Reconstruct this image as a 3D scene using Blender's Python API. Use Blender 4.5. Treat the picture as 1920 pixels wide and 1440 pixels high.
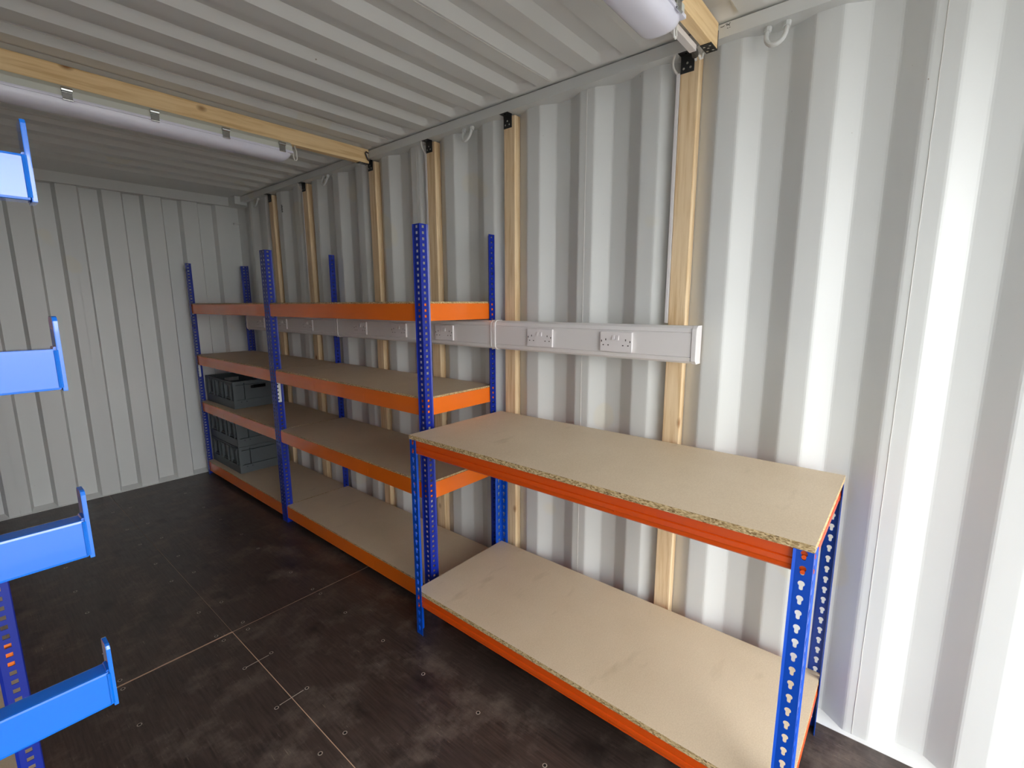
import bpy, bmesh, math, random
from mathutils import Vector, Matrix

for _o in list(bpy.data.objects):
    bpy.data.objects.remove(_o)
SC = bpy.context.scene
COL = SC.collection
R = math.radians

# ------------------------------------------------------------------ camera
# world: x runs across the container (right wall at x = D), y along it (far wall at y = YF), z up
YAW, PITCH, ROLL, CAMH, FPX = 49.9251, 9.6137, -0.1985, 1.4636, 893.017
cam_data = bpy.data.cameras.new('camera')
cam_data.sensor_width = 36.0
cam_data.lens = FPX / 1920.0 * 36.0
cam_data.clip_start = 0.02
cam = bpy.data.objects.new('camera', cam_data)
COL.objects.link(cam)
a, b, r = R(YAW), R(PITCH), R(ROLL)
Fv = Vector((math.sin(a) * math.cos(b), math.cos(a) * math.cos(b), -math.sin(b)))
R0 = Vector((math.cos(a), -math.sin(a), 0))
U0 = R0.cross(Fv)
Rv = R0 * math.cos(r) + U0 * math.sin(r)
Uv = U0 * math.cos(r) - R0 * math.sin(r)
M = Matrix.Identity(4)
for i in range(3):
    M[i][0], M[i][1], M[i][2] = Rv[i], Uv[i], -Fv[i]
M[2][3] = CAMH
cam.matrix_world = M
SC.camera = cam

# ------------------------------------------------------------------ world, exposure
SKY = 9.1
w = bpy.data.worlds.new('overcast_sky')
SC.world = w
w.use_nodes = True
bg = w.node_tree.nodes['Background']
bg.inputs['Color'].default_value = (0.975, 0.99, 1.0, 1)
bg.inputs['Strength'].default_value = SKY
SC.view_settings.view_transform = 'Standard'
SC.view_settings.look = 'None'
SC.view_settings.exposure = 0.0
SC.view_settings.gamma = 1.0
SC.view_settings.use_curve_mapping = False
SC.cycles.max_bounces = 8
SC.cycles.diffuse_bounces = 7
SC.cycles.glossy_bounces = 4
SC.cycles.use_denoising = True

# ------------------------------------------------------------------ dimensions
D = 1.8195            # inner plane of right wall
DO = D + 0.036
XL = -0.5105          # inner plane of left wall
XLO = XL - 0.036
YF = 4.672            # proud plane of far wall
YFO = YF + 0.0456
YD = -1.60            # door end, out of view; set further back to balance the light
E0 = -0.0926          # corrugation phase of the side walls
PW = 0.278
ZR = 2.323            # underside of the roof rails
ZC = 2.368            # low plane of the roof sheet

# ------------------------------------------------------------------ materials
def lin(c):
    out = []
    for v in c:
        v = v / 255.0
        out.append(v / 12.92 if v <= 0.04045 else ((v + 0.055) / 1.055) ** 2.4)
    return tuple(out) + (1.0,)

class NT:
    def __init__(s, name):
        s.m = bpy.data.materials.new(name)
        s.m.use_nodes = True
        s.t = s.m.node_tree
        s.p = s.t.nodes['Principled BSDF']
    def n(s, typ, **kw):
        nd = s.t.nodes.new(typ)
        for k, v in kw.items():
            if k.startswith('i_'):
                nd.inputs[k[2:].replace('_', ' ')].default_value = v
            else:
                setattr(nd, k, v)
        return nd
    def l(s, a, b):
        s.t.links.new(a, b)
    def coord(s, scale=(1, 1, 1), kind='Object'):
        tc = s.n('ShaderNodeTexCoord')
        mp = s.n('ShaderNodeMapping')
        mp.inputs['Scale'].default_value = scale
        s.l(tc.outputs[kind], mp.inputs['Vector'])
        return mp.outputs['Vector']
    def noise(s, vec, scale, detail=3, rough=0.55):
        nd = s.n('ShaderNodeTexNoise')
        nd.inputs['Scale'].default_value = scale
        nd.inputs['Detail'].default_value = detail
        nd.inputs['Roughness'].default_value = rough
        s.l(vec, nd.inputs['Vector'])
        return nd.outputs['Fac']
    def ramp(s, fac, stops):
        nd = s.n('ShaderNodeValToRGB')
        cr = nd.color_ramp
        while len(cr.elements) < len(stops):
            cr.elements.new(0.5)
        for e, (p, c) in zip(cr.elements, stops):
            e.position = p
            e.color = c
        s.l(fac, nd.inputs['Fac'])
        return nd.outputs['Color']
    def mix(s, fac, c1, c2, mode='MIX'):
        nd = s.n('ShaderNodeMix', data_type='RGBA', blend_type=mode)
        for v, k in ((fac, 0), (c1, 6), (c2, 7)):
            if isinstance(v, (int, float)):
                nd.inputs[k].default_value = v
            elif isinstance(v, tuple):
                nd.inputs[k].default_value = v
            else:
                s.l(v, nd.inputs[k])
        return nd.outputs[2]
    def bump(s, h, strength=0.2, dist=0.002):
        nd = s.n('ShaderNodeBump')
        nd.inputs['Strength'].default_value = strength
        nd.inputs['Distance'].default_value = dist
        s.l(h, nd.inputs['Height'])
        s.l(nd.outputs['Normal'], s.p.inputs['Normal'])

def paint(name, rgb, rough=0.35, coat=0.0, var=0.06, metal=0.0, peel=0.0, spec=0.5):
    k = NT(name)
    v = k.coord()
    f = k.noise(v, 3.5, 4)
    c = lin(rgb)
    lo = tuple(x * (1 - var) for x in c[:3]) + (1,)
    hi = tuple(min(1, x * (1 + var)) for x in c[:3]) + (1,)
    k.l(k.ramp(f, [(0.3, lo), (0.7, hi)]), k.p.inputs['Base Color'])
    k.p.inputs['Roughness'].default_value = rough
    k.p.inputs['Metallic'].default_value = metal
    k.p.inputs['Coat Weight'].default_value = coat
    k.p.inputs['Coat Roughness'].default_value = 0.04
    k.p.inputs['Specular IOR Level'].default_value = spec
    if peel:
        k.bump(k.noise(v, 60, 2), peel, 0.001)
    return k.m

def wall_paint(name, rgb):
    k = NT(name)
    v = k.coord()
    big = k.noise(v, 1.7, 3)
    c = lin(rgb)
    base = k.ramp(big, [(0.3, tuple(x * 0.95 for x in c[:3]) + (1,)), (0.7, c)])
    patch = k.noise(v, 2.6, 1, 0.3)
    pf = k.ramp(patch, [(0.70, (0, 0, 0, 1)), (0.72, (1, 1, 1, 1))])
    warm = k.mix(0.45, base, lin((214, 209, 190)))
    col = k.mix(pf, base, warm)
    spk = k.noise(v, 55, 2)
    sf = k.ramp(spk, [(0.79, (0, 0, 0, 1)), (0.82, (1, 1, 1, 1))])
    k.l(k.mix(sf, col, lin((150, 140, 128))), k.p.inputs['Base Color'])
    k.p.inputs['Roughness'].default_value = 0.42
    k.bump(k.noise(v, 30, 3), 0.06, 0.002)
    return k.m

def pine(name, axis, tint=(231, 205, 165)):
    k = NT(name)
    sc = [9, 9, 9]
    sc[axis] = 0.55
    v = k.coord(tuple(sc))
    wob = k.noise(v, 1.2, 3)
    g1 = k.noise(v, 6, 4, 0.6)
    fine = [120, 120, 120]
    fine[axis] = 3
    g2 = k.noise(k.coord(tuple(fine)), 1, 3)
    c = lin(tint)
    dk = lin(tuple(int(x * f) for x, f in zip(tint, (0.90, 0.84, 0.76))))
    lt = lin(tuple(min(255, int(x * f)) for x, f in zip(tint, (1.05, 1.07, 1.12))))
    col = k.ramp(g1, [(0.32, dk), (0.5, c), (0.72, lt)])
    col = k.mix(0.22, col, k.ramp(g2, [(0.3, dk), (0.7, lt)]))
    # knots
    ks = [7.0, 7.0, 7.0]
    ks[axis] = 4.4
    vo = k.n('ShaderNodeTexVoronoi')
    vo.inputs['Scale'].default_value = 1.0
    k.l(k.coord(tuple(ks)), vo.inputs['Vector'])
    kf = k.ramp(vo.outputs['Distance'], [(0.03, (0.9, 0.9, 0.9, 1)), (0.075, (0.45, 0.45, 0.45, 1)), (0.12, (0, 0, 0, 1))])
    col = k.mix(kf, col, lin((140, 88, 44)))
    k.l(col, k.p.inputs['Base Color'])
    k.p.inputs['Roughness'].default_value = 0.62
    k.bump(g2, 0.12, 0.001)
    return k.m

def board_face():
    k = NT('chipboard_face')
    v = k.coord()
    f1 = k.noise(v, 2.2, 4)
    f2 = k.noise(v, 260, 2)
    col = k.ramp(f1, [(0.3, lin((207, 187, 159))), (0.7, lin((220, 201, 174)))])
    col = k.mix(0.16, col, k.ramp(f2, [(0.35, lin((176, 154, 120))), (0.65, lin((230, 216, 190)))]))
    sm = k.noise(k.coord((1.2, 3.5, 1)), 3.2, 3)
    smf = k.ramp(sm, [(0.66, (0, 0, 0, 1)), (0.78, (0.35, 0.35, 0.35, 1))])
    col = k.mix(smf, col, lin((166, 145, 114)))
    k.l(col, k.p.inputs['Base Color'])
    k.p.inputs['Roughness'].default_value = 0.58
    k.bump(f2, 0.05, 0.001)
    return k.m

def board_edge():
    k = NT('chipboard_edge')
    v = k.coord((260, 150, 420))
    vo = k.n('ShaderNodeTexVoronoi')
    vo.inputs['Scale'].default_value = 1.0
    k.l(v, vo.inputs['Vector'])
    bw = k.n('ShaderNodeSeparateColor')
    k.l(vo.outputs['Color'], bw.inputs['Color'])
    col = k.ramp(bw.outputs[0], [(0.0, lin((104, 80, 48))), (0.16, lin((150, 122, 80))), (0.5, lin((190, 164, 118))), (1.0, lin((222, 200, 156)))])
    k.l(col, k.p.inputs['Base Color'])
    k.p.inputs['Roughness'].default_value = 0.85
    k.bump(bw.outputs[0], 0.5, 0.002)
    return k.m

def floor_ply():
    k = NT('dark_phenolic_plywood')
    v = k.coord()
    f = k.noise(v, 2.3, 5, 0.6)
    grain = k.noise(k.coord((120, 7, 1)), 1, 4, 0.6)
    wear = k.noise(v, 5.0, 6, 0.7)
    scr = k.noise(k.coord((260, 14, 1)), 1, 3, 0.6)
    col = k.ramp(f, [(0.25, lin((46, 36, 34))), (0.55, lin((62, 51, 47))), (0.8, lin((84, 70, 63)))])
    col = k.mix(0.5, col, k.ramp(grain, [(0.3, lin((34, 27, 25))), (0.72, lin((90, 76, 69)))]))
    wf = k.ramp(wear, [(0.50, (0, 0, 0, 1)), (0.68, (0.6, 0.6, 0.6, 1))])
    col = k.mix(wf, col, lin((118, 105, 95)))
    sfm = k.n('ShaderNodeMath', operation='MULTIPLY')
    k.l(k.ramp(scr, [(0.63, (0, 0, 0, 1)), (0.75, (1, 1, 1, 1))]), sfm.inputs[0])
    k.l(k.ramp(wear, [(0.42, (0, 0, 0, 1)), (0.6, (0.7, 0.7, 0.7, 1))]), sfm.inputs[1])
    col = k.mix(sfm.outputs[0], col, lin((156, 142, 128)))
    st = k.noise(k.coord((1.0, 0.7, 1)), 7.0, 3, 0.5)
    col = k.mix(k.ramp(st, [(0.60, (0, 0, 0, 1)), (0.72, (0.75, 0.75, 0.75, 1))]), col, lin((26, 20, 19)))
    k.l(col, k.p.inputs['Base Color'])
    k.l(k.ramp(wear, [(0.3, (0.30, 0.30, 0.30, 1)), (0.75, (0.55, 0.55, 0.55, 1))]), k.p.inputs['Roughness'])
    k.bump(grain, 0.25, 0.001)
    return k.m

MAT = {
    'wall': wall_paint('white_grey_steel_paint', (211, 213, 211)),
    'roof': wall_paint('white_grey_roof_paint', (219, 220, 217)),
    'seal': paint('seam_sealant', (206, 204, 198), 0.5),
    'pine_z': pine('pine_upright', 2),
    'pine_x': pine('pine_crossways', 0, (243, 212, 160)),
    'board': board_face(),
    'edge': board_edge(),
    'floor': floor_ply(),
    'subfloor': paint('joint_filler_wood', (214, 180, 152), 0.7, var=0.15),
    'screwring': paint('worn_screw_steel', (186, 176, 164), 0.45, metal=0.2),
    'dark': paint('dark_recess', (22, 20, 19), 0.6),
    'rackblue': paint('ultramarine_powder_coat', (8, 38, 148), 0.36, 0.15, 0.04),
    'benchblue': paint('mid_blue_powder_coat', (0, 72, 184), 0.33, 0.15, 0.04),
    'armblue': paint('bright_blue_gloss_paint', (0, 112, 224), 0.22, 0.9, 0.03, peel=0.05),
    'orange': paint('orange_powder_coat', (240, 116, 24), 0.26, 0.5, 0.03),
    'benchorange': paint('deep_orange_powder_coat', (218, 80, 8), 0.34, 0.3, 0.03),
    'plastic': paint('white_pvc', (222, 219, 218), 0.35, 0.1, 0.01),
    'socket': paint('white_urea_plastic', (226, 222, 222), 0.3, 0.2, 0.01),
    'slot': paint('socket_slot', (70, 66, 64), 0.5),
    'crate': paint('grey_polypropylene', (84, 91, 94), 0.5, 0.0, 0.05),
    'cratehole': paint('crate_shadow_hole', (26, 28, 30), 0.7),
    'bracket': paint('black_zinc_bracket', (42, 44, 45), 0.45, 0.0, 0.08, 0.3),
    'chrome': paint('bright_screw_metal', (190, 192, 190), 0.25, 0.0, 0.02, 1.0),
    'housing': paint('pale_grey_polyester', (206, 208, 198), 0.45, 0.0, 0.02),
    'cable': paint('white_cable_sheath', (216, 214, 208), 0.45),
    'darkcable': paint('grey_cable_sheath', (62, 58, 54), 0.5),
    'ink': paint('black_marker_ink', (40, 40, 42), 0.7),
    'label': paint('white_sticker', (222, 224, 222), 0.5, 0.0, 0.01),
    'ground': paint('pale_concrete_yard', (132, 130, 127), 0.8, 0.0, 0.1),
}
def diffuser_mat():
    k = NT('opal_diffuser')
    k.p.inputs['Base Color'].default_value = lin((226, 226, 238))
    k.p.inputs['Roughness'].default_value = 0.22
    k.p.inputs['Subsurface Weight'].default_value = 0.3
    k.p.inputs['Subsurface Radius'].default_value = (0.02, 0.02, 0.02)
    return k.m
MAT['diffuser'] = diffuser_mat()

# ------------------------------------------------------------------ mesh helper
class MB:
    def __init__(s):
        s.v, s.f, s.mi = [], [], []
        s.mats = []
    def m(s, mat):
        if mat not in s.mats:
            s.mats.append(mat)
        return s.mats.index(mat)
    def quad(s, pts, mat=0):
        n = len(s.v)
        s.v += [tuple(p) for p in pts]
        s.f.append(tuple(range(n, n + len(pts))))
        s.mi.append(mat)
    def box(s, x0, x1, y0, y1, z0, z1, mat=0, mats=None):
        n = len(s.v)
        s.v += [(x0, y0, z0), (x1, y0, z0), (x1, y1, z0), (x0, y1, z0), (x0, y0, z1), (x1, y0, z1), (x1, y1, z1), (x0, y1, z1)]
        s.f += [tuple(n + i for i in q) for q in ((3, 2, 1, 0), (4, 5, 6, 7), (0, 1, 5, 4), (1, 2, 6, 5), (2, 3, 7, 6), (3, 0, 4, 7))]
        s.mi += list(mats) if mats else [mat] * 6
        return s
    def prism(s, pts, P, cap=True, mat=0):
        """pts: closed 2D outline; P(i) maps (u, v) at end i (0/1) to 3D"""
        n, k = len(s.v), len(pts)
        s.v += [tuple(P(0, *p)) for p in pts] + [tuple(P(1, *p)) for p in pts]
        for i in range(k):
            j = (i + 1) % k
            s.f.append((n + i, n + j, n + k + j, n + k + i))
            s.mi.append(mat)
        if cap:
            s.f.append(tuple(n + i for i in reversed(range(k))))
            s.f.append(tuple(n + k + i for i in range(k)))
            s.mi += [mat, mat]
        return s
    def tube(s, path, rad, seg=8, mat=0, cap=True):
        path = [Vector(p) for p in path]
        n0 = len(s.v)
        prev = None
        for i, p in enumerate(path):
            d = (path[min(i + 1, len(path) - 1)] - path[max(i - 1, 0)]).normalized()
            if prev is None:
                ref = Vector((0, 0, 1)) if abs(d.z) < 0.9 else Vector((1, 0, 0))
                u = d.cross(ref).normalized()
            else:
                u = (prev - d * prev.dot(d)).normalized()
            prev = u
            w_ = d.cross(u)
            for k in range(seg):
                t = 2 * math.pi * k / seg
                s.v.append(tuple(p + (u * math.cos(t) + w_ * math.sin(t)) * rad))
        for i in range(len(path) - 1):
            for k in range(seg):
                q = (k + 1) % seg
                s.f.append((n0 + i * seg + k, n0 + i * seg + q, n0 + (i + 1) * seg + q, n0 + (i + 1) * seg + k))
                s.mi.append(mat)
        if cap:
            s.f.append(tuple(n0 + k for k in reversed(range(seg))))
            e = n0 + (len(path) - 1) * seg
            s.f.append(tuple(e + k for k in range(seg)))
            s.mi += [mat, mat]
        return s
    def disc(s, c, axis, rad, h, seg=12, mat=0):
        d = Vector(axis).normalized()
        c = Vector(c)
        return s.tube([c, c + d * h], rad, seg, mat)
    def mesh(s, name, mats, smooth=False, bevel=0.0):
        me = bpy.data.meshes.new(name)
        me.from_pydata(s.v, [], s.f)
        for m_ in mats:
            me.materials.append(MAT[m_])
        me.polygons.foreach_set('material_index', s.mi)
        bm = bmesh.new()
        bm.from_mesh(me)
        bmesh.ops.remove_doubles(bm, verts=bm.verts, dist=0.00005)
        bmesh.ops.recalc_face_normals(bm, faces=bm.faces)
        if bevel:
            es = [e for e in bm.edges if len(e.link_faces) == 2 and e.calc_face_angle(0) > 0.6]
            bmesh.ops.bevel(bm, geom=es, offset=bevel, segments=2, affect='EDGES', clamp_overlap=True, profile=0.7)
        bm.to_mesh(me)
        bm.free()
        if smooth:
            for p in me.polygons:
                p.use_smooth = True
            try:
                me.set_sharp_from_angle(angle=R(35))
            except Exception:
                pass
        return me
    def build(s, name, mats, parent=None, smooth=False, bevel=0.0, loc=(0, 0, 0)):
        if isinstance(mats, str):
            mats = [mats]
        return put(name, s.mesh(name, mats, smooth, bevel), parent, loc)

def put(name, me, parent=None, loc=(0, 0, 0), rot=None):
    o = bpy.data.objects.new(name, me)
    COL.objects.link(o)
    o.location = loc
    if rot:
        o.rotation_euler = rot
    if parent:
        o.parent = parent
        # all meshes are modelled in world space; keep them there
        if 'origin' in parent:
            px = parent['origin']
            o.location = (loc[0] - px[0], loc[1] - px[1], loc[2] - px[2])
    return o

def struct(o):
    o['kind'] = 'structure'
    return o

def tag(o, label, cat, group=None):
    o['label'] = label
    o['category'] = cat
    if group:
        o['group'] = group
    return o

_ORIG = {}
def thing(name, label, cat, at, group=None):
    o = bpy.data.objects.new(name, None)
    o.empty_display_size = 0.1
    COL.objects.link(o)
    o.location = at
    tag(o, label, cat, group)
    _ORIG[o.name] = at
    return o

def part(mb, name, mats, parent, smooth=False, bevel=0.0):
    """world-space mesh as a child of a thing or of a part"""
    if isinstance(mats, str):
        mats = [mats]
    o = bpy.data.objects.new(name, mb.mesh(name, mats, smooth, bevel))
    COL.objects.link(o)
    o.parent = parent
    p, off = parent, Vector((0, 0, 0))
    while p is not None:
        off += p.location
        p = p.parent
    o.location = -off
    return o

# ------------------------------------------------------------------ setting: ground outside
g = MB().box(-25, 25, -40, 12, -0.30, -0.20)
struct(g.build('ground', 'ground'))

# ------------------------------------------------------------------ setting: floor with plywood sheets
fl = MB().box(XLO, DO, YD, YFO + 0.02, -0.12, -0.0012)
floor = struct(fl.build('floor', 'subfloor'))
xs = [XL + 0.002, 0.667, D - 0.012]
ys = [YD, -0.22, 2.222, YF - 0.006]
for i in range(2):
    for j in range(3):
        gx = 0.0016 if j < 2 else 0.0006
        gy = 0.003 if j else 0.0
        x0 = xs[i] + (gx if i else 0)
        x1 = xs[i + 1] - (gx if i == 0 else 0)
        y0 = ys[j] + ((0.0045 if i == 0 else .0020) if j else 0)
        y1 = ys[j + 1] - ((0.0045 if i == 0 else .0020) if j < 2 else 0)
        part(MB().box(x0, x1, y0, y1, -0.0011, 0.0), 'plywood_sheet', 'floor', floor)
# worn screw heads in a regular grid
rg = MB()
seg = 14
for k in range(seg):
    t0, t1 = 2 * math.pi * k / seg, 2 * math.pi * (k + 1) / seg
    for (r0, r1, z0, z1) in ((0.0080, 0.0052, 0.0004, 0.0007), (0.0052, 0.0, 0.0007, 0.0003)):
        p = [(r0 * math.cos(t0), r0 * math.sin(t0), z0), (r0 * math.cos(t1), r0 * math.sin(t1), z0),
             (r1 * math.cos(t1), r1 * math.sin(t1), z1), (r1 * math.cos(t0), r1 * math.sin(t0), z1)]
        rg.quad(p if r1 else p[:3], 0 if r1 else 1)
screw_me = rg.mesh('floor_screw', ['screwring', 'dark'])
random.seed(4)
for x in (-0.08, 0.27, 0.615, 0.72, 1.066, 1.42):
    for y in (0.45, 0.76, 1.06, 1.357, 1.653, 1.948, 2.192, 2.252, 2.50, 2.912, 3.184, 3.522, 3.838, 4.25):
        if x > 1.3 and y > 1.5:
            continue
        o = put('floor_screw', screw_me, None, (x + random.uniform(-.006, .006), y + random.uniform(-.006, .006), 0), (0, 0, random.uniform(0, 6)))
        o.parent = floor
# two scratches drawn from screw to screw
for (p, q) in (((0.612, 1.946), (0.717, 1.950)), ((0.614, 1.653), (0.721, 1.652))):
    part(MB().box(p[0] + .008, q[0] - .008, p[1] - .0012, p[1] + .0012, 0.0, 0.0004), 'scratch', 'screwring', floor)

# ------------------------------------------------------------------ setting: right and left corrugated walls
def corr_profile(y0, y1, inner, outer):
    """(x, y) points of the corrugation from y0 to y1"""
    keys = []
    for k in range(-8, 22):
        e = E0 + PW * k
        keys += [(e - 0.278, outer), (e - 0.21, inner), (e - 0.14, inner), (e - 0.072, outer)]
    keys.sort()
    def at(y):
        for (ya, xa), (yb, xb) in zip(keys, keys[1:]):
            if ya <= y <= yb:
                return xa + (xb - xa) * (y - ya) / (yb - ya) if yb > ya else xa
        return inner
    pts = [(at(y0), y0)] + [(x, y) for (y, x) in keys if y0 < y < y1] + [(at(y1), y1)]
    return pts

def corr_panel(y0, y1, inner, outer, z0, z1):
    t = 0.002 * (1 if outer > inner else -1)
    mb = MB()
    pts = corr_profile(y0, y1, inner, outer)
    # little radius on every bend
    rp = [pts[0]]
    for p, q, n in zip(pts, pts[1:], pts[2:]):
        for f in (0.006,):
            a_ = Vector(p) - Vector(q)
            b_ = Vector(n) - Vector(q)
            qa = Vector(q) + a_.normalized() * min(f, a_.length * .4)
            qb = Vector(q) + b_.normalized() * min(f, b_.length * .4)
            mid = (qa + qb) * 0.25 + Vector(q) * 0.5
            rp += [tuple(qa), tuple(mid), tuple(qb)]
    rp.append(pts[-1])
    for (xa, ya), (xb, yb) in zip(rp, rp[1:]):
        mb.quad([(xa, ya, z0), (xb, yb, z0), (xb, yb, z1), (xa, ya, z1)])
        mb.quad([(xa + t, ya, z0), (xb + t, yb, z0), (xb + t, yb, z1), (xa + t, ya, z1)])
    return mb

for side, inner, outer, sg in (('right', D, DO, 1), ('left', XL, XLO, -1)):
    # rails carry the sheets
    mb = MB()
    xi = inner - sg * 0.050
    mb.box(min(xi, outer + sg * .03), max(xi, outer + sg * .03), YD, YFO + 0.02, ZR, ZC - 0.007)
    mb.box(min(xi, xi + sg * .004), max(xi, xi + sg * .004), YD, 4.5, ZR - .0035, ZR)   # added lip, puts a shade line under the rail face
    # bottom sill with a sloping top
    xs_ = [inner - sg * .012, outer + sg * .03]
    n = [(xs_[0], -0.02), (xs_[1], -0.02), (xs_[1], 0.022), (outer, 0.022), (xs_[0], 0.002)]
    mb.prism(n, lambda i, x, z: (x, YD if i == 0 else YFO + .02, z))
    # unseen backing sheet outside the corrugation, added against daylight leaks
    mb.box(min(outer + sg * .004, outer + sg * .03), max(outer + sg * .004, outer + sg * .03), YD, YFO + .02, -0.1, 2.46)
    wall = struct(mb.build('wall_' + side, 'wall'))
    cuts = [YD, -1.08, 0.020, 1.124, 2.223, 3.32, 4.44, YFO]
    for y0, y1 in zip(cuts, cuts[1:]):
        part(corr_panel(y0 + .0008, y1 - .0008, inner, outer, 0.0, ZR + .004), 'steel_panel', 'wall', wall, smooth=False)
    random.seed(11)
    for yc in cuts[1:-1]:
        path = []
        for i in range(60):
            z = 0.012 + (ZR - 0.014) * i / 59
            path.append((inner - sg * 0.0002, yc + random.uniform(-.0005, .0005), z))
        part(MB().tube(path, 0.0013, 5), 'weld_bead', 'seal', wall, smooth=True)
    if side == 'right':
        WALL_R = wall

# marker writing on the right wall and rail
ink = MB()
def stroke(x, pts, wd=0.0022):
    for (ya, za), (yb, zb) in zip(pts, pts[1:]):
        d = Vector((yb - ya, zb - za))
        nn = Vector((-d.y, d.x)).normalized() * wd / 2
        ink.quad([(x, ya + nn.x, za + nn.y), (x, yb + nn.x, zb + nn.y), (x, yb - nn.x, zb - nn.y), (x, ya - nn.x, za - nn.y)])
for i in range(3):   # three stacked figures beside the last-but-one stud
    zc = 2.215 - 0.019 * i
    stroke(D - .0006, [(3.874, zc + .005), (3.862, zc + .007), (3.850, zc + .002), (3.868, zc - .006), (3.845, zc - .007)], 0.004)
part(ink, 'marker_writing', 'ink', WALL_R)
ink = MB()
XR = D - .0506
stroke(XR, [(0.590, 2.3525), (0.583, 2.352), (0.577, 2.3535)], 0.002)
stroke(XR, [(0.574, 2.3565), (0.567, 2.355)], 0.002)
stroke(XR, [(0.572, 2.3515), (0.563, 2.3535), (0.560, 2.3575)], 0.002)
stroke(XR, [(0.566, 2.3535), (0.561, 2.349)], 0.002)
stroke(XR, [(0.569, 2.343), (0.565, 2.343)], 0.002)
stroke(XR, [(0.562, 2.343), (0.559, 2.344)], 0.002)
part(ink, 'marker_writing', 'ink', WALL_R)

# ------------------------------------------------------------------ setting: far wall
FP = 0.2505
def far_profile(x0, x1):
    keys = []
    for k in range(-6, 8):
        s = 0.380 + FP * k
        keys += [(s, YF), (s + 0.1117, YF), (s + 0.1297, YFO), (s + FP - 0.018, YFO)]
    def at(x):
        for (xa, ya), (xb, yb) in zip(keys, keys[1:]):
            if xa <= x <= xb:
                return ya + (yb - ya) * (x - xa) / (xb - xa)
    return [(x0, at(x0))] + [p for p in keys if x0 < p[0] < x1] + [(x1, at(x1))]
mb = MB()
mb.box(XL + .075, 1.745, 4.632, YFO + 0.03, 2.297, 2.384)                     # header
mb.box(XLO, DO, YFO + 0.004, YFO + 0.03, -0.1, 2.46)                           # unseen outer skin, added to keep stray daylight out
n = [(YF - .008, -0.02), (YFO + .02, -0.02), (YFO + .02, 0.03), (YFO, 0.03), (YF - .008, 0.003)]
mb.prism(n, lambda i, y, z: (XL if i == 0 else D, y, z))
# corner posts
for x0, x1 in ((1.7445, DO), (XLO, XL + .0755)):
    mb.box(x0, x1, 4.705, YFO + .02, 0.0, 2.40)
WALL_F = struct(mb.build('wall_far', 'wall'))
for x0, x1 in ((XL + .07, 0.1855), (0.1855, 0.687), (0.687, 1.188), (1.188, 1.7445)):
    mb = MB()
    pts = far_profile(x0 + .0006, x1 - .0006)
    for (xa, ya), (xb, yb) in zip(pts, pts[1:]):
        mb.quad([(xa, ya, 0.0), (xb, yb, 0.0), (xb, yb, 2.30), (xa, ya, 2.30)])
        mb.quad([(xa, ya + .002, 0.0), (xb, yb + .002, 0.0), (xb, yb + .002, 2.30), (xa, ya + .002, 2.30)])
    part(mb, 'steel_panel', 'wall', WALL_F)
part(MB().box(1.7245, DO + .004, 4.500, 4.704, 2.299, 2.3665), 'corner_casting', 'wall', WALL_F, bevel=0.004)
part(MB().tube([(1.772, 4.690, 2.163), (DO, 4.690, 2.163)], 0.007, 8), 'lashing_bar', 'wall', WALL_F, smooth=True)

# ------------------------------------------------------------------ setting: corrugated roof
def roof_z(x, y):
    ph = ((y - 0.854) / 0.2) % 1.0          # 0 = lower edge of a bright slope, grows with y
    # from the lower edge going +y: low flat, climb, recess, drop
    if ph < 0.38: h = 0.0
    elif ph < 0.48: h = (ph - 0.38) / 0.10
    elif ph < 0.84: h = 1.0
    else: h = 1 - (ph - 0.84) / 0.16
    if y > 4.262 or y < YD + .15:
        h = 0.0
    ed = min(D - 0.056 - x, x - (XL + 0.056))
    gx = max(0.0, min(1.0, ed / 0.042))
    gx = gx * gx * (3 - 2 * gx)
    return ZC + 0.028 * h * gx
xsr = [XLO - .03, XL + .056] + [XL + .056 + .042 * i / 6 for i in range(1, 7)] + [D - .056 - .042 * i / 6 for i in range(6, 0, -1)] + [D - .056, DO + .03]
ysr = [YD]
k0 = int((YD - 0.854) / 0.2) - 1
for k in range(k0, 20):
    for ph in (0.0, 0.03, 0.36, 0.38, 0.40, 0.46, 0.48, 0.51, 0.81, 0.84, 0.87, 0.97):
        y = 0.854 + 0.2 * (k + ph)
        if YD < y < YFO + .03:
            ysr.append(y)
ysr.append(YFO + .03)
cuts = [YD, 0.234, 1.334, 2.434, 3.434, YFO + .03]
mb = MB()
mb.box(XLO - .03, DO + .03, YD, YFO + .03, 2.43, 2.46)  # unseen outer roof slab, added to close gaps that let light in
for x0, x1 in ((XLO - .03, XL + .02), (D - .02, DO + .03)):
    mb.box(x0, x1, YD, YFO + .03, ZC + .001, 2.43)
mb.box(XLO - .03, DO + .03, YD, YD + .06, 2.27, 2.43)                          # door header
mb.box(XLO - .03, XL + .06, YD, YD + .06, -0.05, 2.27)                         # door posts
mb.box(D - .06, DO + .03, YD, YD + .06, -0.05, 2.27)
CEIL = struct(mb.build('ceiling', 'roof'))
for y0, y1 in zip(cuts, cuts[1:]):
    yy = [y0] + [y for y in ysr if y0 < y < y1] + [y1]
    mb = MB()
    for ya, yb in zip(yy, yy[1:]):
        for xa, xb in zip(xsr, xsr[1:]):
            mb.quad([(xa, ya, roof_z(xa, ya)), (xb, ya, roof_z(xb, ya)), (xb, yb, roof_z(xb, yb)), (xa, yb, roof_z(xa, yb))])
    o = part(mb, 'roof_panel', 'roof', CEIL, smooth=True)
for yc in cuts[1:-1]:
    part(MB().tube([(XL + .07, yc - .07, ZC - .0005), (D - .07, yc - .07, ZC - .0005)], 0.0018, 5), 'weld_bead', 'seal', CEIL)

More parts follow.
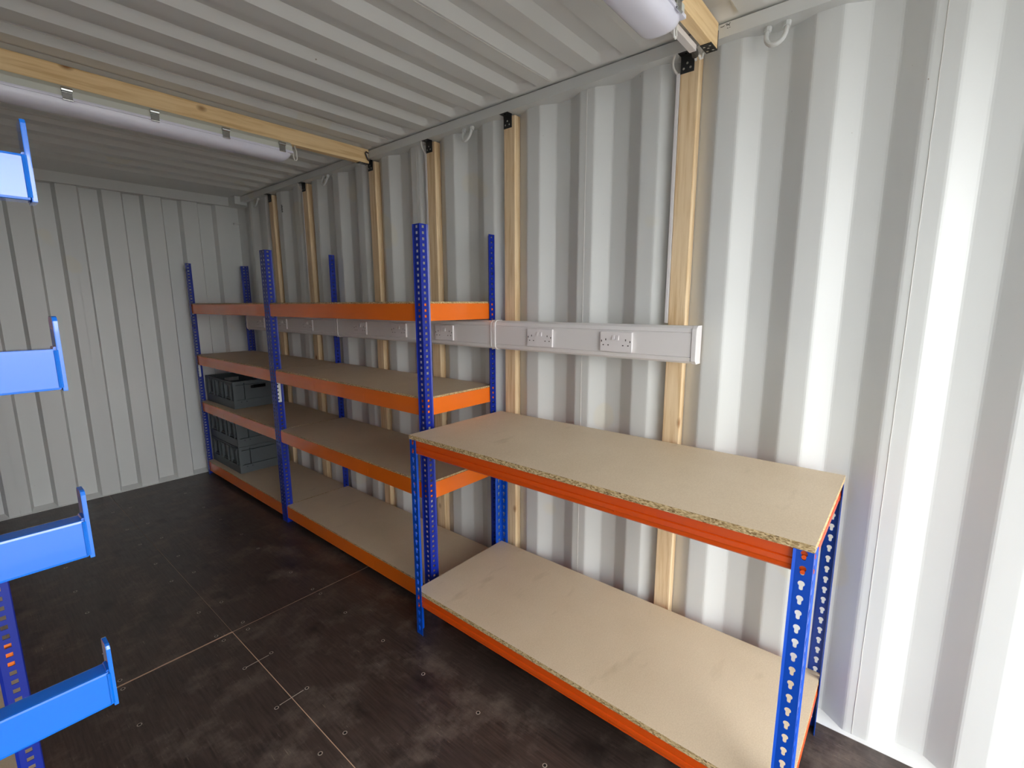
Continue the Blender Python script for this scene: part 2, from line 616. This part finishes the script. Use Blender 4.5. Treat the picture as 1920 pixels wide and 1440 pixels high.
# ------------------------------------------------------------------ perforated angle posts
def square_hole(w_, h_):
    return [(-w_ / 2, -h_ / 2), (w_ / 2, -h_ / 2), (w_ / 2, h_ / 2), (-w_ / 2, h_ / 2)]
def key_hole():
    pts = []
    for i in range(13):
        t = R(-56 + 292 * i / 12)
        pts.append((0.0074 * math.cos(t), 0.0045 + 0.0074 * math.sin(t)))
    pts.append((-.0041, -.0050))
    for i in range(7):
        t = R(180 + 180 * i / 6)
        pts.append((0.0041 * math.cos(t), -0.0085 + 0.0038 * math.sin(t)))
    pts.append((.0041, -.0050))
    return pts
def ray_poly(poly, ang):
    dx, dy = math.cos(ang), math.sin(ang)
    best = None
    for (x1, y1), (x2, y2) in zip(poly, poly[1:] + poly[:1]):
        ex, ey = x2 - x1, y2 - y1
        den = dx * ey - dy * ex
        if abs(den) < 1e-12:
            continue
        t = (x1 * ey - y1 * ex) / den
        s_ = (x1 * dy - y1 * dx) / den
        if t > 0 and -1e-6 <= s_ <= 1 + 1e-6 and (best is None or t > best):
            best = t
    return best
def hole_cell(poly, ul, ur, vd, vu):
    """quads (as 2D quads) between a rectangle around (0,0) and the hole"""
    rect = [(-ul, -vd), (ur, -vd), (ur, vu), (-ul, vu)]
    an = sorted(set(round(math.atan2(y, x) % (2 * math.pi), 6) for x, y in poly + rect))
    inn, out = [], []
    for t in an:
        ri, ro = ray_poly(poly, t), ray_poly(rect, t)
        inn.append((ri * math.cos(t), ri * math.sin(t)))
        out.append((ro * math.cos(t), ro * math.sin(t)))
    return inn, out
def flange(mb, O, U, N, w_, z0, z1, pitch, zfirst, poly, cols, t=0.002):
    """perforated strip: O corner (x,y), U width direction, N thickness direction"""
    O, U, N = Vector(O), Vector(U), Vector(N)
    def P(u, v, k):
        q = O + U * u + N * (t * k)
        return (q.x, q.y, v)
    zs, z = [], zfirst
    while z > z0 + pitch * .55:
        zs.append(z)
        z -= pitch
    nc = len(cols)
    edges = [0.0] + [(cols[i] + cols[i + 1]) / 2 for i in range(nc - 1)] + [w_]
    top, bot = zs[0] + min(pitch / 2, z1 - zs[0]), zs[-1] - pitch / 2
    for i, c in enumerate(cols):
        inn, out = hole_cell(poly, c - edges[i], edges[i + 1] - c, pitch / 2, pitch / 2)
        inn1, out1 = hole_cell(poly, c - edges[i], edges[i + 1] - c, pitch / 2, top - zs[0])
        for j, zc in enumerate(zs):
            I_, O_ = (inn1, out1) if j == 0 else (inn, out)
            m_ = len(I_)
            for q in range(m_):
                s_ = (q + 1) % m_
                for k in (0, 1):
                    mb.quad([P(c + O_[q][0], zc + O_[q][1], k), P(c + O_[s_][0], zc + O_[s_][1], k), P(c + I_[s_][0], zc + I_[s_][1], k), P(c + I_[q][0], zc + I_[q][1], k)])
                mb.quad([P(c + I_[q][0], zc + I_[q][1], 0), P(c + I_[s_][0], zc + I_[s_][1], 0), P(c + I_[s_][0], zc + I_[s_][1], 1), P(c + I_[q][0], zc + I_[q][1], 1)])
    for za, zb in ((z0, bot), (top, z1)):
        if zb - za > 1e-4:
            for k in (0, 1):
                mb.quad([P(0, za, k), P(w_, za, k), P(w_, zb, k), P(0, zb, k)])
    for (ua, ub, za, zb) in ((0, 0, z0, z1), (w_, w_, z0, z1), (0, w_, z0, z0), (0, w_, z1, z1)):
        if ua == ub:
            mb.quad([P(ua, za, 0), P(ua, zb, 0), P(ua, zb, 1), P(ua, za, 1)])
        else:
            mb.quad([P(ua, za, 0), P(ub, za, 0), P(ub, za, 1), P(ua, za, 1)])
def lip(mb, E, U, N, z0, z1, size=0.006, out=0.003):
    """flared lip along the free edge E: goes on along U and out against N"""
    E, U, N = Vector(E), Vector(U), Vector(N)
    pr = [E, E + U * size - N * out, E + U * size - N * (out - .002), E + N * .002]
    mb.prism([(i, 0) for i in range(4)], lambda k, i, _: (pr[int(i)].x, pr[int(i)].y, z0 if k == 0 else z1))
def angle_post(parent, corner, sy, sx, z1, w_, pitch, poly, mat, zfirst, lips=True, z0=0.0, hole_off=None):
    """L post: outer corner; front flange runs along y (sign sy), other along x (sign sx)"""
    x, y = corner
    mb = MB()
    ho = hole_off or w_ * .52
    flange(mb, (x, y), (0, sy), (sx, 0), w_, z0, z1, pitch, zfirst, poly, [ho])
    flange(mb, (x + sx * .002, y), (sx, 0), (0, sy), w_ - .002, z0, z1, pitch, zfirst, poly, [ho - .002])
    if lips:
        lip(mb, (x, y + sy * w_), (0, sy), (sx, 0), z0, z1)
        lip(mb, (x + sx * w_, y), (sx, 0), (0, sy), z0, z1)
    return part(mb, 'upright', mat, parent)

# ------------------------------------------------------------------ boards and beams
def board(parent, x0, x1, y0, y1, z0, z1, name='shelf_board'):
    mb = MB().box(x0, x1, y0, y1, z0, z1, mats=[0, 0, 1, 1, 1, 1])
    return part(mb, name, ['board', 'edge'], parent)
def beam_y(parent, x, sx, y0, y1, zt, h, mat='orange'):
    """rack beam along y, face at x, ledge towards sx; ledge 10 mm below the top"""
    p = [(0, -h), (0, 0), (.0018, 0), (.0018, -.0105), (.030, -.0105), (.030, -.030), (.0282, -.030), (.0282, -.0123), (.0018, -.0123), (.0018, -h)]
    mb = MB().prism(p, lambda k, u, v: (x + sx * u, y0 if k == 0 else y1, zt + v))
    return part(mb, 'beam', mat, parent)
def beam_x(parent, y, sy, x0, x1, zt, h, mat='orange'):
    p = [(0, -h), (0, 0), (.0018, 0), (.0018, -.0105), (.030, -.0105), (.030, -.030), (.0282, -.030), (.0282, -.0123), (.0018, -.0123), (.0018, -h)]
    mb = MB().prism(p, lambda k, u, v: (x0 if k == 0 else x1, y + sy * u, zt + v))
    return part(mb, 'beam', mat, parent)

RX0, RX1, RY0, RY1, RY2, RTOP = 1.3393, 1.8075, 1.6309, 3.1235, 4.609, 1.7956
LEVELS = [(1.464, .076), (1.040, .076), (0.641, .076), (0.114, .080)]
SQ = square_hole(.0128, .0112)

def shelving(root, x_front, x_back, ys_, sx, ends):
    """boltless shelving: fronts at x_front, sx = direction from front to back"""
    w_ = .038
    zf = RTOP - .0115
    # corner posts
    for (x, s) in ((x_front, sx), (x_back, -sx)):
        angle_post(root, (x, ys_[0]), 1, s, RTOP, w_, .025, SQ, 'rackblue', zf)
        angle_post(root, (x, ys_[-1]), -1, s, RTOP, w_, .025, SQ, 'rackblue', zf)
        for ym in ys_[1:-1]:          # shared post: wide face with two columns, one deep flange
            mb = MB()
            flange(mb, (x, ym - .002), (0, 1), (s, 0), .070, 0.0, RTOP, .025, zf, SQ, [.018, .052])
            flange(mb, (x + s * .002, ym - .002), (s, 0), (0, 1), w_ - .002, 0.0, RTOP, .025, zf, SQ, [.018])
            lip(mb, (x + s * w_, ym - .002), (s, 0), (0, 1), 0.0, RTOP)
            part(mb, 'upright', 'rackblue', root)
    for li, (zt, h) in enumerate(LEVELS):
        for bi, (ya, yb) in enumerate(zip(ys_, ys_[1:])):
            y0 = ya + (.0045 if bi == 0 else .0015)
            y1 = yb - (.0045 if bi == len(ys_) - 2 else .003)
            for (x, s) in ((x_front, sx), (x_back, -sx)):
                bm_ = beam_y(root, x + s * .0045, s, y0, y1, zt, h)
                if s == sx:           # small pressed tabs on the front beams
                    for fr in (.33, .67):
                        yt = y0 + (y1 - y0) * fr
                        part(MB().box(min(x + s * .0037, x + s * .0046), max(x + s * .0037, x + s * .0046), yt - .0012, yt + .0012, zt - h * .8, zt - h * .45), 'pressed_tab', 'orange', bm_)
            xa, xb = sorted((x_front + sx * .0068, x_back - sx * .0068))
            y2, y3 = y0 + .003, y1 - .001
            if bi == 0: y2 = ya + .0085
            if bi == len(ys_) - 2: y3 = yb - .0085
            board(root, xa, xb, y2, y3, zt - .0100, zt + .0085)
        for (y, s) in ((ys_[0], 1), (ys_[-1], -1)):
            xa, xb = sorted((x_front + sx * .036, x_back - sx * .036))
            beam_x(root, y + s * .0045, s, xa - .028, xb + .028, zt, h)

rack = thing('shelving_rack', 'long orange and blue boltless shelving rack with chipboard shelves along the right wall', 'shelving', (1.58, 3.12, 0))
shelving(rack, RX0, RX1, [RY0, RY1, RY2], 1, None)
# white notched splice plates
for (x0, x1, y, z0, z1) in ((1.3465, 1.3685, 3.1195, .834, .962), (1.345, 1.367, 4.6035, .862, .966)):
    pl = part(MB().box(x0, x1, y, y + .0015, z0, z1), 'splice_plate', 'label', rack)
    for k in range(5):
        zz = z0 + .012 + k * .025
        if zz < z1 - .005:
            part(MB().box(x0 - .001, x0 + .007, y - .0006, y, zz, zz + .008), 'notch', 'dark', pl)

lrack = thing('shelving_rack', 'blue shelving rack end half hidden behind the bright blue cantilever arms', 'shelving', (-0.22, 3.1, 0))
shelving(lrack, 0.022, -0.455, [1.63, 3.1235, 4.609], -1, None)

# ------------------------------------------------------------------ workbench
BX0, BX1, BY0, BY1 = 1.2033, 1.7817, 0.1195, 1.5764
bench = thing('workbench', 'two tier blue and orange workbench with a chipboard top by the right wall', 'workbench', (1.49, 0.85, 0))
KH = key_hole()
ZB = 0.903
for (x, sx) in ((BX0, 1), (BX1, -1)):
    for (y, sy) in ((BY0, 1), (BY1, -1)):
        angle_post(bench, (x, y), sy, sx, ZB, .036, .0374, KH, 'benchblue', .891, hole_off=.0195)
def bench_beam(axis, fix, sgn, a0, a1, zt, h):
    """rolled bench beam: upper web, crease, stepped lower web, rounded foot"""
    p = [(0.0, 0), (0.0, -.40 * h), (.0034, -.43 * h), (.0034, -.45 * h), (-.0012, -.49 * h), (-.0014, -.70 * h), (.0000, -.76 * h), (.0010, -.92 * h), (.006, -h), (.020, -h), (.020, -.97 * h), (.009, -.97 * h), (.006, -.90 * h), (.0060, -.03 * h), (.026, -.03 * h), (.026, 0)]
    if axis == 'y':
        mb = MB().prism(p, lambda k, u, v: (fix + sgn * u, a0 if k == 0 else a1, zt + v))
    else:
        mb = MB().prism(p, lambda k, u, v: (a0 if k == 0 else a1, fix + sgn * u, zt + v))
    return part(mb, 'beam', 'benchorange', bench)
for zt, h in ((0.9035, .0615), (0.1935, .0600)):
    for (x, s) in ((BX0 + .0042, 1), (BX1 - .0042, -1)):
        bm_ = bench_beam('y', x, s, BY0 + .0045, BY1 - .0045, zt, h)
        if s == 1:
            for yt in (1.086, .622):
                part(MB().box(x - .0016, x + .001, yt - .0016, yt + .0016, zt - .80 * h, zt - .47 * h), 'pressed_tab', 'benchorange', bm_)
        for y in (BY0 + .0195, BY1 - .0195):
            for dz in (.0125, .0499):
                part(MB().disc((x + s * .0008, y, zt - dz - .004), (-s, 0, 0), .0052, .0062, 10), 'rivet', 'benchorange', bm_, smooth=True)
    for (y, s) in ((BY0 + .0042, 1), (BY1 - .0042, -1)):
        bm_ = bench_beam('x', y, s, BX0 + .033, BX1 - .033, zt, h)
        for x in (BX0 + .0195, BX1 - .0195):
            for dz in (.0125, .0499):
                part(MB().disc((x, y + s * .0008, zt - dz - .004), (0, -s, 0), .0052, .0062, 10), 'rivet', 'benchorange', bm_, smooth=True)
board(bench, BX0 - .002, BX1 + .001, BY0 - .001, BY1 + .001, .9037, .9217, 'bench_top')
board(bench, BX0 + .0030, BX1 - .0030, BY0 + .0030, BY1 - .0030, .1940, .2122)

# ------------------------------------------------------------------ cantilever arm rack on the left
ctl = thing('cantilever_rack', 'bright blue cantilever rack with four stubby upturned arms by the left wall', 'rack', (-0.46, 1.12, 0))
part(MB().box(-.485, -.425, 1.075, 1.165, 0.012, 1.92), 'column', 'armblue', ctl, bevel=.004)
part(MB().box(-.485, -.05, 1.06, 1.18, 0.0, 0.012), 'foot_plate', 'armblue', ctl, bevel=.002)
for zt in (.778, 1.084, 1.391, 1.698):
    am = part(MB().box(-.424, .1185, 1.100, 1.139, zt - .070, zt), 'arm', 'armblue', ctl, bevel=.004)
    # upturned end plate with rounded top corners
    pr = [(1.098, zt - .0725), (1.141, zt - .0725), (1.141, zt + .046), (1.138, zt + .052), (1.132, zt + .054), (1.107, zt + .054), (1.101, zt + .052), (1.098, zt + .046)]
    part(MB().prism(pr, lambda k, y, z: (.1188 if k == 0 else .1258, y, z)), 'end_stop', 'armblue', am, bevel=.0015)
    part(MB().tube([(.1180, 1.0995, zt - .066), (.1180, 1.0995, zt - .002)], .0032, 6), 'weld', 'armblue', am, smooth=True)
    part(MB().tube([(.1180, 1.104, zt + .0005), (.1180, 1.136, zt + .0005)], .0032, 6), 'weld', 'armblue', am, smooth=True)

# ------------------------------------------------------------------ crates
def crate(y1, x0, z, label, hole=False):
    L_, W_, H_ = .592, .395, .2165
    y0, x1 = y1 - L_, x0 + W_
    t = thing('storage_crate', label, 'crate', ((x0 + x1) / 2, (y0 + y1) / 2, z), 'grey crates in the far corner of the rack')
    i = .020
    wl = MB()
    wl.box(x0 + i, x1 - i, y0 + i, y1 - i, z + .004, z + .012)
    wl.box(x0 + i, x0 + i + .004, y0 + i, y1 - i, z + .012, z + H_ - .004)
    wl.box(x1 - i - .004, x1 - i, y0 + i, y1 - i, z + .012, z + H_ - .004)
    xm = (x0 + x1) / 2
    for (ya, yb) in ((y0 + i, y0 + i + .004), (y1 - i - .004, y1 - i)):
        if not hole:
            wl.box(x0 + i + .004, x1 - i - .004, ya, yb, z + .012, z + H_ - .004)
            continue
        wl.box(x0 + i + .004, xm - .058, ya, yb, z + .012, z + H_ - .004)
        wl.box(xm + .058, x1 - i - .004, ya, yb, z + .012, z + H_ - .004)
        wl.box(xm - .058, xm + .058, ya, yb, z + .012, z + .148)
        wl.box(xm - .058, xm + .058, ya, yb, z + .180, z + H_ - .004)
    part(wl, 'body', 'crate', t)
    bb = MB()
    e = .0015
    for (a0, a1, b0, b1) in ((x0 + e, x1 - e, y0 + e, y0 + .012), (x0 + e, x1 - e, y1 - .012, y1 - e), (x0 + e, x0 + .012, y0 + .012, y1 - .012), (x1 - .012, x1 - e, y0 + .012, y1 - .012)):
        bb.box(a0, a1, b0, b1, z, z + .066)
    part(bb, 'base_band', 'crate', t, bevel=.002)
    rm = MB()
    for (a0, a1, b0, b1) in ((x0, x1, y0, y0 + .016), (x0, x1, y1 - .016, y1), (x0, x0 + .016, y0 + .016, y1 - .016), (x1 - .016, x1, y0 + .016, y1 - .016)):
        rm.box(a0, a1, b0, b1, z + H_ - .016, z + H_)
    part(rm, 'rim', 'crate', t, bevel=.003)
    # ribs on the long side facing the aisle and on the short side facing the door
    for f in (.0, .055, .17, .235, .36, .425, .54, .572):
        yy = y0 + f
        part(MB().box(x0 + .001, x0 + i + .001, yy + .002, yy + .016, z + .066, z + H_ - .016), 'rib', 'crate', t)
    for f in (.10, .22, .34, .46):
        yy = y0 + f
        part(MB().box(x0 + .003, x0 + i + .001, yy, yy + .055, z + H_ - .034, z + H_ - .020), 'rib', 'crate', t)
    for f in (.072, .25, .44):
        part(MB().box(x0 + .004, x0 + i + .001, y0 + f, y0 + f + .095, z + .075, z + .082), 'rib', 'crate', t)
    for f in (.0, .085, .300, .380):
        xx = x0 + f
        part(MB().box(xx + .002, xx + (.012 if f in (.0, .380) else .006), y0 + .001, y0 + i + .001, z + .066, z + H_ - .016), 'rib', 'crate', t)
    part(MB().box(x0 + .016, x1 - .016, y0 + .004, y0 + i + .001, z + .178, z + .184), 'rib', 'crate', t)
    for f in (.05, .09):
        part(MB().box(x0 + f, x0 + f + .008, y0 + .0005, y0 + .003, z + .048, z + .054), 'drain_slot', 'cratehole', t)
    return t
crate(4.600, 1.392, .6505, 'grey plastic crate alone on the shelf above the stacked pair, with a dark hand hole', True)
crate(4.592, 1.386, .1235, 'dark grey crate standing on the bottom shelf, lower one of the stacked pair')
crate(4.592, 1.386, .1235 + .2175, 'dark grey crate stacked on another, its rim close under the shelf')

# ------------------------------------------------------------------ timber studs in the wall recesses
STUDS = {3: 'thick pine stud in the wall recess, nearest the bright open end, behind the trunking end',
         6: 'pine wall stud right beside the near back post of the orange rack',
         8: 'knotty pine wall stud behind the near rack bay, with white conduit down its side',
         10: 'pine wall stud standing under the end of the far ceiling joist',
         13: 'pine wall stud, second from the far corner, with thin white conduit beside it',
         15: 'pine wall stud closest to the far corner, beside black handwriting'}
XS = 1.8115
def bracket(st, yc, zlow, xf):
    bk = MB()
    bk.box(xf - .0026, xf - .0001, yc - .024, yc + .024, zlow, ZR - .0002)
    bk.box(D - .0455, xf - .0026, yc - .024, yc + .024, ZR - .0026, ZR - .0002)
    b_ = part(bk, 'angle_bracket', 'bracket', st)
    for (dy, dz) in ((-.012, .014), (.012, .014), (0, .030)):
        part(MB().disc((xf - .0026, yc + dy, zlow + dz), (-1, 0, 0), .0042, .0016, 8), 'screw', 'chrome', b_)
    part(MB().disc((D - .030, yc, ZR - .0026), (0, 0, -1), .0042, .0016, 8), 'screw', 'chrome', b_)
for k, lab in STUDS.items():
    yc = E0 + PW * k - .036 - (.004 if k < 9 else .012)
    half = .0325
    s = thing('timber_stud', lab, 'wooden stud', (XS + .022, yc, 0.002))
    part(MB().box(XS, DO - .0025, yc - half, yc + half, 0.024, ZR - .008), 'post', 'pine_z', s, bevel=.003)
    bracket(s, yc + .008, ZR - .058, XS)

# white conduit and cable beside three studs
for k, lab in ((3, 'white conduit running down beside the nearest pine stud to the trunking'),
               (8, 'white conduit beside the knotty stud behind the near rack bay'),
               (13, 'thin white conduit beside the second stud from the far corner')):
    ye = E0 + PW * k - .036 - (.004 if k < 9 else .012) + .0335
    c = thing('cable_conduit', lab, 'conduit', (XS, ye + .008, 1.386))
    part(MB().box(XS - .001, XS + .012, ye, ye + .0135, 1.386, ZR - .052), 'channel', 'plastic', c, bevel=.002)
    path = []
    for i in range(13):
        t = i / 12
        path.append((XS + .004 - .040 * t ** 1.5, ye + .007 + .018 * math.sin(math.pi * min(1, t * 1.15)), ZR - .056 + .074 * t))
    part(MB().tube(path, .0042, 8), 'cable', 'cable', c, smooth=True)

# pipe down the far corner of the right wall
tag(MB().tube([(D + .006, 4.455, 0.03), (D + .006, 4.455, ZR - .004)], .006, 8).build('corner_pipe', 'cable', smooth=True),
    'slim painted pipe running down the right wall by the far corner', 'pipe')

# ------------------------------------------------------------------ lashing rings
def ring(yc, label):
    t = thing('lashing_ring', label, 'lashing ring', (D - .02, yc, ZR), 'lashing rings under the roof rail')
    path = [(D - .012, yc + .027, ZR - .006), (D - .018, yc + .0275, ZR - .018)]
    for i in range(13):
        th = math.pi * i / 12
        path.append((D - .022 - .012 * math.sin(th), yc + .028 * math.cos(th), ZR - .030 - .036 * math.sin(th)))
    path += [(D - .018, yc - .0275, ZR - .018), (D - .012, yc - .027, ZR - .006)]
    part(MB().tube(path, .0072, 10), 'loop', 'wall', t, smooth=True)
    for s in (-1, 1):
        part(MB().tube([(D - .010, yc + s * .027, ZR - .001), (D - .012, yc + s * .027, ZR - .008), (D - .015, yc + s * .0272, ZR - .014), (D - .017, yc + s * .0275, ZR - .019)], .0115, 8), 'weld', 'wall', t, smooth=True)
ring(.428, 'white steel lashing ring near the open end, large in view at the upper right')
ring(1.800, 'white lashing ring between the second and third studs from the open end')
ring(3.165, 'small white lashing ring between two studs, above the far rack bay')
ring(4.265, 'small white lashing ring tucked in the far corner under the rail')

# ------------------------------------------------------------------ ceiling joists
def joist(y0, y1, label):
    j = thing('ceiling_joist', label, 'wooden joist', (0.65, (y0 + y1) / 2, 2.289), 'pine joists across the roof')
    part(MB().box(XL + .055, 1.7665, y0, y1, 2.2885, ZC - .0015), 'beam', 'pine_x', j, bevel=.003)
    bk = MB()
    yc = (y0 + y1) / 2
    bk.box(1.706, 1.7685, yc - .018, yc + .018, 2.286, 2.2884)
    bk.box(1.7672, 1.7690, yc - .018, yc + .018, 2.2884, 2.345)
    b_ = part(bk, 'angle_bracket', 'bracket', j)
    for (x, dy) in ((1.720, -.009), (1.720, .009), (1.733, 0), (1.752, -.009), (1.752, .009)):
        part(MB().disc((x, yc + dy, 2.2861), (0, 0, -1), .0042, .0014, 8), 'screw', 'chrome', b_)
    return j
joist(.5955, .6305, 'pale pine ceiling joist near the open end, its end at the upper right')
joist(2.594, 2.638, 'long pale pine ceiling joist across the middle of the roof')

# ------------------------------------------------------------------ strip lights
def strip_light(yc, x0, x1, label):
    t = thing('strip_light', label, 'strip light', ((x0 + x1) / 2, yc, 2.288), 'strip lights under the joists')
    hw = .058
    zt, zm, zb = 2.2860, 2.2390, 2.1930
    pr = [(-hw * .72, zt), (hw * .72, zt), (hw * .98, zt - .018), (hw, zm), (-hw, zm), (-hw * .98, zt - .018)]
    part(MB().prism(pr, lambda k, y, z: (x0 if k == 0 else x1, yc + y, z)), 'housing', 'housing', t, bevel=.003)
    # gasket lip
    part(MB().prism([(-hw - .004, zm + .004), (hw + .004, zm + .004), (hw + .004, zm - .006), (-hw - .004, zm - .006)], lambda k, y, z: (x0 - .002 if k == 0 else x1 + .002, yc + y, z)), 'diffuser_rim', 'diffuser', t, bevel=.002)
    # bulging diffuser with rounded ends
    mb = MB()
    NX, NT_ = 26, 14
    rows = []
    for i in range(NX + 1):
        if i <= 6: x = x0 + .05 * (1 - math.cos(math.pi / 2 * i / 6))
        elif i >= NX - 6: x = x1 - .05 * (1 - math.cos(math.pi / 2 * (NX - i) / 6))
        else: x = x0 + .05 + (x1 - x0 - .1) * (i - 6) / (NX - 12)
        e = min(1.0, (x - x0) / .05, (x1 - x) / .05)
        s_ = math.sqrt(max(0, 1 - (1 - e) ** 2))
        row = []
        for k in range(NT_ + 1):
            th = math.pi * k / NT_
            cy, cz = math.cos(th), math.sin(th)
            row.append((x, yc + hw * .97 * math.copysign(abs(cy) ** .75, cy) * (.6 + .4 * s_), zm - .005 - (zm - .005 - zb) * (cz ** .75) * max(.02, s_)))
        rows.append(row)
    for r0, r1 in zip(rows, rows[1:]):
        for k in range(NT_):
            mb.quad([r0[k], r0[k + 1], r1[k + 1], r1[k]])
    mb.quad(rows[0]); mb.quad(rows[-1])
    part(mb, 'diffuser', 'diffuser', t, smooth=True)
    for xc in (x1 - .055, x1 - .315, x1 - .590, x1 - .865, x1 - 1.14, x1 - 1.42):
        for s in (-1, 1):
            c = MB()
            yy = yc + s * (hw + .004)
            c.box(xc - .015, xc + .015, min(yy, yy + s * .003), max(yy, yy + s * .003), zm - .008, zt - .020)
            c.tube([(xc - .016, yy + s * .002, zt - .020), (xc + .016, yy + s * .002, zt - .020)], .0085, 10)
            c.tube([(xc - .015, yy + s * .003, zm - .008), (xc + .015, yy + s * .003, zm - .008)], .0035, 8)
            cl = part(c, 'clip', 'chrome', t, smooth=True)
    path = [(x1 + .001, yc - .02, zt - .030), (x1 + .012, yc - .02, zt - .030), (x1 + .020, yc - .02, zt - .040), (x1 + .022, yc - .02, zt - .062), (x1 + .026, yc - .02, zt - .074), (x1 + .034, yc - .02, zt - .076), (x1 + .040, yc - .02, zt - .066), (x1 + .040, yc - .018, zt - .030), (x1 + .036, yc - .010, zt)]
    part(MB().tube(path, .0036, 8), 'cable', 'cable', t, smooth=True)
    return t
strip_light(2.616, -0.21, 1.285, 'long strip light with metal clips under the middle ceiling joist')
strip_light(.632, -0.08, 1.425, 'strip light under the near joist, only its white end in view at the top')

# conduit from the near light along its joist to the wall
cd = thing('cable_conduit', 'short white conduit from the near strip light to the wall head', 'conduit', (1.58, .648, 2.27))
part(MB().box(1.478, 1.690, .636, .658, 2.268, 2.2865), 'channel', 'plastic', cd, bevel=.002)
part(MB().tube([(1.690, .647, 2.277), (1.712, .649, 2.277), (1.726, .652, 2.272)], .0105, 10), 'bush', 'darkcable', cd, smooth=True)
for q in range(2):
    part(MB().tube([(1.726, .652 - q * .012, 2.272), (1.742, .656 - q * .014, 2.266), (1.756, .660 - q * .02, 2.272), (1.764, .668 - q * .03, 2.300)], .004, 8), 'cable', 'cable', cd, smooth=True)
cf = thing('cable_tail', 'grey and white cable tail curling over the end of the middle joist', 'cable', (1.75, 2.585, 2.33))
part(MB().tube([(1.762, 2.592, 2.345), (1.745, 2.586, 2.348), (1.735, 2.582, 2.338), (1.744, 2.580, 2.316), (1.758, 2.584, 2.300)], .0042, 8), 'grey_core', 'darkcable', cf, smooth=True)
part(MB().tube([(1.764, 2.600, 2.340), (1.752, 2.588, 2.338), (1.752, 2.586, 2.322), (1.762, 2.590, 2.302)], .0042, 8), 'white_core', 'cable', cf, smooth=True)

# ------------------------------------------------------------------ dado trunking with double sockets
TX0, TX1 = 1.709, 1.7605
TZ0, TZ1 = 1.2465, 1.3815
TY0, TY1 = .600, 4.44
tr = thing('cable_trunking', 'white dado trunking with double sockets running along the right wall', 'trunking', (1.74, 2.5, 1.31))
pr = [(TX1, TZ0), (TX1, TZ1), (TX0 + .014, TZ1), (TX0 + .004, TZ1 - .008), (TX0 + .001, TZ1 - .022), (TX0 + .004, TZ1 - .0235),
      (TX0 + .004, TZ0 + .0235), (TX0 + .001, TZ0 + .022), (TX0 + .004, TZ0 + .008), (TX0 + .014, TZ0)]
part(MB().prism(pr, lambda k, x, z: (x, TY0 if k == 0 else TY1, z)), 'trunking_body', 'plastic', tr)
# flat front covers between couplers
for (ya, yb) in ((TY0 + .004, 1.541), (1.573, 2.966), (2.996, TY1 - .004)):
    part(MB().box(TX0 + .0005, TX0 + .0042, ya, yb, TZ0 + .0260, TZ1 - .0260), 'front_cover', 'plastic', tr, bevel=.0006)
def shell(ya, yb, grow, name):
    q = [(TX1 + .001, TZ0 - grow), (TX1 + .001, TZ1 + grow), (TX0 + .012, TZ1 + grow), (TX0 + .001 - grow, TZ1 - .010), (TX0 - .001 - grow, TZ1 - .024),
         (TX0 - .001 - grow, TZ0 + .024), (TX0 + .001 - grow, TZ0 + .010), (TX0 + .012, TZ0 - grow)]
    return part(MB().prism(q, lambda k, x, z: (x, ya if k == 0 else yb, z)), name, 'plastic', tr, bevel=.0012)
shell(.586, .602, .0015, 'end_cap')
shell(TY1 - .002, TY1 + .012, .0015, 'end_cap')
for yc in (1.557, 2.981):
    shell(yc - .016, yc - .002, .0035, 'coupler')
    shell(yc - .001, yc + .006, .0020, 'coupler')
    shell(yc + .007, yc + .016, .0030, 'coupler')
# spacers back to the studs
for k in STUDS:
    yc = E0 + PW * k - .036 - (.004 if k < 9 else .012)
    part(MB().box(TX1 + .0002, XS - .0002, yc - .02, yc + .02, 1.285, 1.345), 'spacer_block', 'pine_z', tr)
# sockets
SZ = 1.3125
def socket_meshes():
    H, W = .039, .0695
    pl = MB()
    pl.box(-.0095, 0, -W, W, -H, H)
    plate = pl.mesh('socket', ['socket'], bevel=.0035)
    rk = MB().prism([(0, -.0095), (-.0060, -.0090), (-.0014, .0090), (0, .0095)], lambda k, x, z: (x, -.0055 if k == 0 else .0055, z))
    rocker = rk.mesh('rocker_switch', ['socket'], bevel=.0006)
    ve = MB().box(-.0006, 0, -.0018, .0018, -.0038, .0038).mesh('pin_slot', ['slot'])
    ho = MB().box(-.0006, 0, -.0028, .0028, -.0020, .0020).mesh('pin_slot', ['slot'])
    return plate, rocker, ve, ho
PLATE, ROCK, VE, HO = socket_meshes()
for yc in (.8965, 1.2710, 1.900, 2.290, 2.687, 3.361, 3.757, 4.150):
    s = bpy.data.objects.new('double_socket', PLATE)
    COL.objects.link(s)
    s.parent = tr
    s.location = Vector((TX0 + .0003, yc, SZ)) - tr.location
    def sub(name, me, y, z, x=-.0096):
        o = bpy.data.objects.new(name, me)
        COL.objects.link(o)
        o.parent = s
        o.location = (x, y, z)
    for y in (-.0085, .0085):
        sub('rocker_switch', ROCK, y, .0165)
    for c in (-.043, .043):
        sub('pin_slot', VE, c, .008)
        sub('pin_slot', HO, c - .011, -.0135)
        sub('pin_slot', HO, c + .011, -.0135)
        sub('pin_slot', VE, c + (.019 if c > 0 else -.019), .002)
